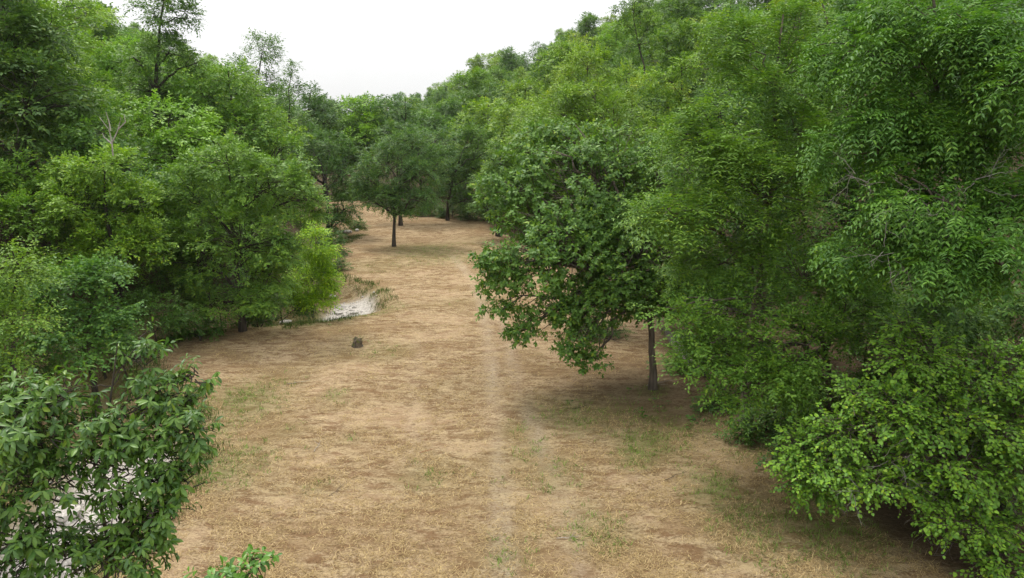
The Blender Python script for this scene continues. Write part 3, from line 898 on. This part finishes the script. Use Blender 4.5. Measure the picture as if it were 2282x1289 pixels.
# ------------------------------------------------------------------ trees of the slopes
def slope_proto(seed, h, wide, sparse=1.0, leaf=.34, nlob=9, tall=False):
    rng = np.random.default_rng(seed)
    lob = []
    for k in range(nlob):
        t = (k + .5) / nlob
        zz = h * (.22 + .68 * t)
        prof = math.sin(math.pi * (.22 + .70 * t)) ** .8
        a = k * 2.4 + rng.uniform(-.5, .5)
        rr = wide * prof * (.62 if k < nlob - 1 else .1) * rng.uniform(.7, 1.15)
        r = wide * rng.uniform(.40, .62) * (.75 + .35 * prof)
        lob.append((np.array([math.cos(a) * rr, math.sin(a) * rr, zz]), r, r, r * rng.uniform(.62, .85) * (1.15 if tall else 1)))
    lob.append((np.array([0, 0, h * .6]), wide * .6, wide * .6, h * .22))
    sp = species(c=.55, kind='alt', nl=8, L=leaf, twig=leaf * 2.3, w=.52, cover=3.0 * sparse, droop=.22, flat=.6)
    # protos grow on flat ground at the origin
    global hgt
    keep = hgt
    hgt = lambda x, y: np.zeros(np.shape(x))
    wood, br, fol = grow(rng, (0, 0, 0), lob, sp, .016 * h)
    hgt = keep
    wood.add((np.concatenate(br.V), np.concatenate(br.Q)))
    return wood.mesh('trunk', DARK_BARK), leaf_mesh('crown', fol, 'far', .52, LEAF), h


NEAR_P = [slope_proto(101, 11, 3.6, leaf=.22), slope_proto(102, 13, 3.8, leaf=.22, tall=True), slope_proto(103, 9.5, 3.7, leaf=.22, nlob=8), slope_proto(104, 12, 3.2, .75, leaf=.22)]
FAR_P = [slope_proto(111, 11, 3.7), slope_proto(112, 13, 3.9, tall=True), slope_proto(113, 10, 3.9, nlob=8), slope_proto(114, 12, 3.3, .7), slope_proto(115, 12, 4.2, nlob=11), slope_proto(116, 9, 3.4, nlob=7)]
COLOURS = [('dark green', (.043, .090, .028)), ('mid-green', (.058, .120, .028)), ('light green', (.080, .150, .027)), ('yellow-green', (.108, .170, .028)), ('bluish green', (.042, .088, .036))]

GW, GH = 285, 161          # coarse cover map of the view, 8 photo pixels a cell
cover = np.zeros((GH, GW), bool)
gy, gx = np.mgrid[0:GH, 0:GW] * 8.0 + 4


def ell(u, v, ru, rv):
    return ((gx - u) / ru) ** 2 + ((gy - v) / rv) ** 2 < 1


cands = []
rs = np.random.default_rng(77)
for _ in range(60000):
    y = 26 + 330 * rs.random() ** 1.5
    x = axis(y) + rs.uniform(-130, 150)
    if abs(x) > y * .86 + 4:
        continue
    lat = x - axis(y)
    if y < 84 and -11.5 < lat < np.interp(y, [0, 20, 40, 60, 84], [12, 12, 10.5, 9, 6]):
        continue
    if y < 84 and creek_dist(x, y) < 3.2:
        continue
    sp_ = 4.1 + .014 * y
    if any((x - a) ** 2 + (y - b) ** 2 < (sp_ if k > 3.5 else 3.4) ** 2 for a, b, k in HEROES):
        continue
    HEROES.append((x, y, 4.0))
    cands.append((x, y))
occ = sorted(OCC, key=lambda o: o[4])
cands.sort(key=lambda c: c[1])
placed = []
# the wood goes on a little way beyond both edges of the view
flank = []
rf = np.random.default_rng(31)
for _ in range(900):
    y = rf.uniform(10, 34)
    x = rf.choice([-1, 1], p=[.3, .7]) * (y * .84 + 3 + rf.uniform(0, 15))
    if abs(x - axis(y)) < 13.5 or creek_dist(x, y) < 3 or len(flank) >= 22:
        continue
    if any((x - a) ** 2 + (y - b) ** 2 < 4.4 ** 2 for a, b, _k in HEROES):
        continue
    HEROES.append((x, y, 4.0))
    flank.append((x, y))
oi = 0
for x, y in cands:
    while oi < len(occ) and occ[oi][4] < y:
        u, v, ru, rv, _ = occ[oi]
        cover |= ell(u, v, ru * .7, rv * .7)
        oi += 1
    z = float(hgt(x, y))
    k = rs.integers(0, 4) if y < 62 else rs.integers(0, 6)
    P = (NEAR_P if y < 62 else FAR_P)[k]
    s = rs.uniform(.78, 1.15) * (1.0 if y < 90 else 1.08)
    (u,), (v,), (dz,) = project(np.array([[x, y, z + P[2] * s * .66]]))
    rv = P[2] * s * .34 * F_PX / dz
    ru = 3.9 * s * F_PX / dz
    m = ell(u, v, ru, rv)
    seen = (m & ~cover).sum()
    if seen < max(3, .035 * m.sum()):
        continue
    cover |= ell(u, v, ru * .66, rv * .72)
    placed.append((x, y, z, P, s, u, v - rv, seen))

for x, y in flank:
    z = float(hgt(x, y))
    P = NEAR_P[rf.integers(0, 4)]
    s = rf.uniform(.75, 1.0)
    (u,), (v,), (dz,) = project(np.array([[x, y, z + P[2] * s * .66]]))
    placed.append((x, y, z, P, s, u, v, 0))
ORD = 'first second third fourth fifth sixth seventh eighth ninth tenth eleventh twelfth thirteenth fourteenth fifteenth sixteenth seventeenth eighteenth nineteenth twentieth'.split()


def ordinal(i):
    return ORD[i] if i < len(ORD) else '%dth' % (i + 1) if i % 10 not in (0, 1, 2) else '%d%s' % (i + 1, {0: 'st', 1: 'nd', 2: 'rd'}[i % 10])


recs = []
for x, y, z, P, s, u, vt, seen in placed:
    lat = x - axis(y)
    if seen == 0:
        zone = 'at the near right edge of view' if lat > 0 else 'at the near left edge of view'
    elif y > 84 and abs(lat) < 14:
        zone = 'in the far valley beyond the field'
    elif lat > 0:
        zone = 'high on the right slope' if z > 17 else 'halfway up the right slope' if z > 7 else 'at the foot of the right slope'
    else:
        zone = 'high on the left slope' if z > 17 else 'halfway up the left slope' if z > 7 else 'at the foot of the left slope'
    w = [.12, .36, .34, .11, .07] if lat > 0 else [.12, .38, .39, .05, .06]
    if y > 66 and abs(lat) < 18:
        w = [.38, .36, .10, .0, .16]
    ci = rs.choice(5, p=w)
    recs.append((zone, ci, u, x, y, z, P, s))
groups = {}
for r in recs:
    groups.setdefault((r[0], r[1]), []).append(r)
for (zone, ci), rr in groups.items():
    rr.sort(key=lambda r: r[2])
    cname, col = COLOURS[ci]
    for i, (_, _, u, x, y, z, P, s) in enumerate(rr):
        lab = f'{ordinal(i)} {cname} tree from the left {zone}' if len(rr) > 1 else f'only {cname} tree standing {zone}'
        t = thing('hillside_tree', lab, 'tree', (x, y, z), 'trees ' + zone)
        t.rotation_euler = (0, 0, rs.uniform(0, 6.28))
        t.scale = (s * rs.uniform(.92, 1.1), s * rs.uniform(.92, 1.1), s)
        obj('trunk', P[0], t)
        f = rs.uniform(.9, 1.2) * (1.14 if x < axis(y) else 1.0)
        obj('crown', P[1], t, tuple(np.array(col) * f * np.array([rs.uniform(1.0, 1.16), 1.02, rs.uniform(.8, .98)])))
# ------------------------------------------------------------------ the air of the valley
hz = bpy.data.materials.new('haze'); hz.use_nodes = True
_n = hz.node_tree.nodes; _n.clear()
_o = _n.new('ShaderNodeOutputMaterial'); _v = _n.new('ShaderNodeVolumePrincipled')
_v.inputs['Color'].default_value = (.86, .92, .97, 1)
_v.inputs['Density'].default_value = .00013
_v.inputs['Anisotropy'].default_value = .3
hz.node_tree.links.new(_v.outputs[0], _o.inputs['Volume'])
_V = np.array([(x, y, z) for x in (-440, 440) for y in (-70, 720) for z in (-3, 75)], float)
_F = np.array([(0, 1, 3, 2), (4, 6, 7, 5), (0, 4, 5, 1), (2, 3, 7, 6), (0, 2, 6, 4), (1, 5, 7, 3)])
air = obj('haze', mesh_from('haze', _V, _F, hz))
air['kind'] = 'stuff'; air['label'] = 'thin pale summer haze filling the valley'
sc.cycles.volume_bounces = 1
print('slope trees', len(placed), 'of', len(cands))

# ------------------------------------------------------------------ undergrowth on the slopes and banks (nobody could count it)
def undergrowth():
    r = np.random.default_rng(5)
    n = 16000
    y = 10 + 110 * r.random(n) ** 1.3
    x = axis(y) + r.uniform(-60, 60, n)
    lit = litter_shade_at(x, y)
    dens = .35 + .65 * (wob(x, y, .5, 8) > -.1)
    ok = (r.random(n) < lit * dens) & (np.abs(x) < y * .85 + 9) & (creek_dist(x, y) > 1.7)
    x, y = x[ok], y[ok]
    n = len(x)
    P = np.stack([x, y, hgt(x, y) + r.uniform(0, .7, n) * np.clip(.3 + wob(x, y, .7, 2), .1, 1)], -1)
    D = nrm(r.normal(0, 1, (n, 3)) * np.array([1, 1, .3]) + Z * .7)
    fol = spray(r, P, D, 'alt', 8, .17, .55, r.uniform(.2, .7, n), .3)
    o = obj('undergrowth', leaf_mesh('undergrowth', fol, 'far', .55, LEAF), None, (.050, .105, .026))
    o['kind'] = 'stuff'; o['label'] = 'low green undergrowth covering the wooded slopes'


undergrowth()


def blades(r, x, y, per, length, lay, tintlo, tinthi, wid=.009, spread=.06):
    n = len(x)
    x = np.repeat(x, per) + r.normal(0, spread, n * per)
    y = np.repeat(y, per) + r.normal(0, spread, n * per)
    N = n * per
    O = np.stack([x, y, hgt(x, y) + .005], -1)
    a = r.uniform(0, 6.283, N)
    el = np.clip(r.normal(lay, .25, N), .02, 1.4)
    D = np.stack([np.cos(a) * np.cos(el), np.sin(a) * np.cos(el), np.sin(el)], -1)
    S = length * r.uniform(.5, 1.3, N)
    sdv = np.stack([-np.sin(a), np.cos(a), np.zeros(N)], -1) * wid
    tip = O + D * S[:, None]
    V = np.stack([O - sdv, O + sdv, tip], 1).reshape(-1, 3)
    return V, np.arange(N * 3).reshape(-1, 3), r.uniform(tintlo, tinthi, N)


def straw_layer():
    r = np.random.default_rng(9)
    n = 80000
    y = 10.5 + 40 * r.random(n) ** 1.7
    x = r.uniform(-1, 1, n) * (y * .75 + 2)
    cl = wob(x, y, 2.3, 1) + .6 * wob(x, y, 5.1, 2)
    tr = np.min([seg_dist(x, y, p) for p in TRACK_XY[:2]], 0)
    ok = (litter_shade_at(x, y) < .4) & (creek_dist(x, y) > 2.0) & (r.random(n) < np.clip(.4 + .5 * cl, .06, 1)) & ((tr > .35) | (r.random(n) < .25))
    V, F, T = blades(r, x[ok], y[ok], 7, .15, .2, .02, .98, .006, .07)
    o = obj('dry_grass', mesh_from('dry_grass', V, F, BLADE, T), None, (.44, .33, .17))
    o['kind'] = 'stuff'; o['label'] = 'cut straw and dead grass lying over the field'
    n = 60000
    y = 10.5 + 55 * r.random(n) ** 1.5
    x = r.uniform(-1, 1, n) * (y * .75 + 2)
    g = green_at(x, y)
    ok = (litter_shade_at(x, y) < .6) & (creek_dist(x, y) > 1.2) & (r.random(n) < np.clip((g - .12) * 1.3, 0, 1))
    V, F, T = blades(r, x[ok], y[ok], 7, .13, .75, .2, .9, .008, .07)
    o = obj('green_grass', mesh_from('green_grass', V, F, BLADE, T), None, (.15, .235, .045))
    o['kind'] = 'stuff'; o['label'] = 'thin green regrowth in patches on the dry field'
    # tall weeds fringing the creek
    cx, cy = [], []
    for (ax, ay), (bx, by) in zip(CREEK[:-2], CREEK[1:-1]):
        L = math.hypot(bx - ax, by - ay)
        k = int(L * 90)
        t = r.random(k)
        off = r.choice([-1, 1], k) * r.uniform(1.5, 2.7, k)
        cx.append(ax + (bx - ax) * t + off * (by - ay) / L); cy.append(ay + (by - ay) * t - off * (bx - ax) / L)
    cx, cy = np.concatenate(cx), np.concatenate(cy)
    ok = (cy > 9) & (wob(cx, cy, .9, 3) > -.35)
    ok &= ~((cx > -8.4) & (cy > 32) & (cy < 36.5) & (r.random(len(cx)) < .7))
    V, F, T = blades(r, cx[ok], cy[ok], 6, .22, 1.0, .1, .9, .012, .12)
    o = obj('creek_weeds', mesh_from('creek_weeds', V, F, BLADE, T), None, (.085, .13, .03))
    o['kind'] = 'stuff'; o['label'] = 'green weeds fringing the dry creek bed'


straw_layer()


# ------------------------------------------------------------------ dry creek: gravel and rocks
def rock_mesh(r, name, mat):
    import bmesh
    bm = bmesh.new()
    bmesh.ops.create_icosphere(bm, subdivisions=2, radius=1)
    ph = r.uniform(0, 6, 6)
    for v in bm.verts:
        c = v.co
        k = 1 + .18 * math.sin(2.3 * c.x + ph[0]) + .16 * math.sin(3.1 * c.y + ph[1]) + .14 * math.sin(2.7 * c.z + ph[2])
        v.co = Vector((c.x * k, c.y * k * .8, c.z * k * .5))
    me = bpy.data.meshes.new(name); bm.to_mesh(me); bm.free()
    me.materials.append(mat)
    return me


ROCK = bark_material('pale_limestone', (.30, .275, .245), (.52, .49, .445), 5)
rr_ = np.random.default_rng(4)
rocks = [rock_mesh(rr_, 'rock', ROCK) for _ in range(3)]
ROCKS = [(772, 520, .42, 'largest pale flat rock of the creek beside the far field'), (796, 515, .30, 'pale rock right of the largest one in the far creek'), (757, 528, .28, 'small pale rock left of the largest one in the far creek'),
         (742, 664, .26, 'pale rock at the upper end of the gravel beside the yellow-green sapling'), (790, 700, .22, 'low pale rock at the green rim of the gravel bed'), (755, 700, .2, 'pale rock in the gravel below the yellow-green sapling'),
         (640, 722, .3, 'flat pale rock in the creek behind the rounded tree'), (290, 1005, .4, 'pale rock showing through the glossy-leaved near tree'), (150, 1150, .42, 'large pale rock low behind the glossy-leaved near tree'),
         (215, 1165, .34, 'pale rock right of the large one behind the glossy-leaved near tree'), (250, 1120, .28, 'smaller pale rock above the others behind the glossy-leaved near tree')]
for k, (u, v, s, lab) in enumerate(ROCKS):
    p = ground(u, v)
    o = obj('rock', rocks[k % 3])
    o.location = (p[0], p[1], float(hgt(p[0], p[1])) + s * .18)
    o.scale = (s, s, s * .8); o.rotation_euler = (0, 0, k * 1.7)
    o['label'] = lab; o['category'] = 'rock'; o['group'] = 'pale rocks along the dry creek'


def gravel():
    r = np.random.default_rng(21)
    xs, ys = [], []
    for (ax, ay), (bx, by) in zip(CREEK[:-2], CREEK[1:-1]):
        L = math.hypot(bx - ax, by - ay)
        k = int(L * 85)
        t = r.random(k); off = np.clip(r.normal(0, .75, k), -1.8, 1.8)
        xs.append(ax + (bx - ax) * t + off * (by - ay) / L); ys.append(ay + (by - ay) * t - off * (bx - ax) / L)
    x, y = np.concatenate(xs), np.concatenate(ys)
    ok = r.random(len(x)) < gravelly(x, y)
    x, y = x[ok], y[ok]
    n = len(x)
    s = r.gamma(2.0, .02, n) + .015
    V0 = np.array([(1, 0, 0), (0, 1, 0), (-1, 0, 0), (0, -1, 0), (0, 0, .8), (0, 0, -.5)])
    F0 = np.array([(0, 1, 4), (1, 2, 4), (2, 3, 4), (3, 0, 4), (1, 0, 5), (2, 1, 5), (3, 2, 5), (0, 3, 5)])
    a = r.uniform(0, 6.28, n)
    J = V0[None] * r.uniform(.7, 1.3, (n, 6, 1)) * s[:, None, None]
    ca, sa = np.cos(a)[:, None], np.sin(a)[:, None]
    X = J[..., 0] * ca - J[..., 1] * sa * .7
    Y = J[..., 0] * sa + J[..., 1] * ca * .7
    V = np.stack([X + x[:, None], Y + y[:, None], J[..., 2] + hgt(x, y)[:, None]], -1).reshape(-1, 3)
    F = (F0[None] + (np.arange(n) * 6)[:, None, None]).reshape(-1, 3)
    o = obj('gravel', mesh_from('gravel', V, F, ROCK))
    o['kind'] = 'stuff'; o['label'] = 'pale gravel of the dry creek bed'


gravel()

# ------------------------------------------------------------------ small things on the field
STUMP_WOOD = bark_material('stump_wood', (.045, .035, .024), (.16, .125, .085), 12)
p = ground(797, 772)
st = thing('tree_stump', 'small dark tree stump with sprouts standing alone in the dry field', 'stump', tuple(p))
r_ = np.random.default_rng(2)
v_, q_ = tube([(0, 0, -.05), (0, 0, .06), (.01, 0, .2), (.015, .01, .33)], [.26, .2, .165, .16], 14)
v_ = v_ + r_.normal(0, .02, v_.shape)
v_[-14:, 2] += .09 * np.sin(np.arange(14) * .9) - .03
cap = np.array([[.01, .01, .335]])
n0 = len(v_)
me = mesh_from('trunk', np.concatenate([v_, cap]), [q_, np.array([(n0 - 14 + i, n0 - 14 + (i + 1) % 14, n0) for i in range(14)])], STUMP_WOOD)
obj('trunk', me, st)
P_ = np.stack([r_.normal(0, .13, 26), r_.normal(0, .13, 26), r_.uniform(.05, .34, 26)], -1)
obj('sprouts', leaf_mesh('sprouts', spray(r_, P_, nrm(P_ * np.array([1, 1, .2]) + Z * .35), 'alt', 6, .07, .14, r_.uniform(.2, .6, 26)), 'far', .5, LEAF), st, (.075, .10, .035))

# the broken dead trunk leaning behind the elm-like tree
a_, b_ = at(1478, 735, 23.5), at(1536, 806, 22.3)
log = thing('leaning_trunk', 'pale broken dead trunk leaning with splintered end right of the bare grey trunk', 'dead tree', tuple(b_))
s_ = Soup()
s_.add(tube(bend(a_ - b_, np.zeros(3), .03, r_, 8, .02), np.linspace(.13, .17, 8), 9))
obj('trunk', s_.mesh('trunk', PALE_WOOD), log)
s_ = Soup()
dr = nrm(b_ - a_)
for k in range(9):
    e = dr * r_.uniform(.15, .55) + r_.normal(0, .07, 3)
    o_ = np.cross(dr, nrm(r_.normal(0, 1, 3))) * .12
    s_.add(tube([o_ - dr * .1, o_ + e * .6, o_ * .8 + e], [.045, .03, .004], 4))
obj('splinters', s_.mesh('splinters', PALE_WOOD, False), log)
e1, e2 = at(1560, 826, 22) - b_, at(1650, 905, 20.6) - b_
s_ = Soup(); s_.add(tube(bend(dr * .05, e2, .02, r_, 9, .02), np.linspace(.12, .09, 9), 8))
obj('lower_stem', s_.mesh('lower_stem', DARK_BARK), log)

# dead sticks
STICKS = [(1320, 748, 1385, 768, .035, 'dark fallen branch on the ground under the spreading tree'), (735, 1110, 775, 1075, .012, 'thin brown stick lying in the near left of the field'),
          (1440, 862, 1500, 850, .02, 'thin stick lying across the foot of the bare grey trunk'), (1225, 812, 1262, 806, .016, 'reddish broken twig beside the drooping branch tip'),
          (935, 1012, 968, 1004, .014, 'short reddish twig in the middle of the near field'), (700, 1010, 715, 985, .012, 'dry grey twig left of the middle of the field'),
          (1275, 915, 1320, 905, .014, 'twig lying below the drooping branch tip'), (1480, 1075, 1530, 1050, .012, 'thin twig in the near right of the field'), (640, 858, 690, 850, .012, 'pale twig between green patches left in the field'),
          (1240, 1205, 1290, 1198, .012, 'thin pale twig beside the near wheel track')]
RED = bark_material('reddish_wood', (.16, .05, .03), (.34, .12, .07))
for k, (u0, v0, u1, v1, r0, lab) in enumerate(STICKS):
    A, B = ground(u0, v0), ground(u1, v1)
    s_ = Soup()
    path = bend(A, B, .02, r_, 7, .05)
    path[:, 2] = hgt(path[:, 0], path[:, 1]) + r0 + .02
    path = path - A
    s_.add(tube(path, np.linspace(r0 * .65, r0 * .25, 7), 6))
    for j in (2, 4):
        d = np.cross(path[j + 1] - path[j], Z) * r_.choice([-1, 1]) * r_.uniform(.8, 1.6) + (path[j + 1] - path[j]) + Z * .05
        s_.add(tube([path[j], path[j] + d * .6, path[j] + d], [r0 * .4, r0 * .27, r0 * .15], 5))
    o = obj('fallen_stick', s_.mesh('fallen_stick', RED if 'reddish' in lab else (PALE_WOOD if 'pale' in lab or 'grey' in lab else DARK_BARK)))
    o.location = A
    o['label'] = lab; o['category'] = 'stick'
tw = sum(len(m.loop_triangles) or sum(len(p.vertices) - 2 for p in m.polygons) for m in bpy.data.meshes if len(m.polygons) < 5000)
print('polygons', sum(len(m.polygons) for m in bpy.data.meshes))
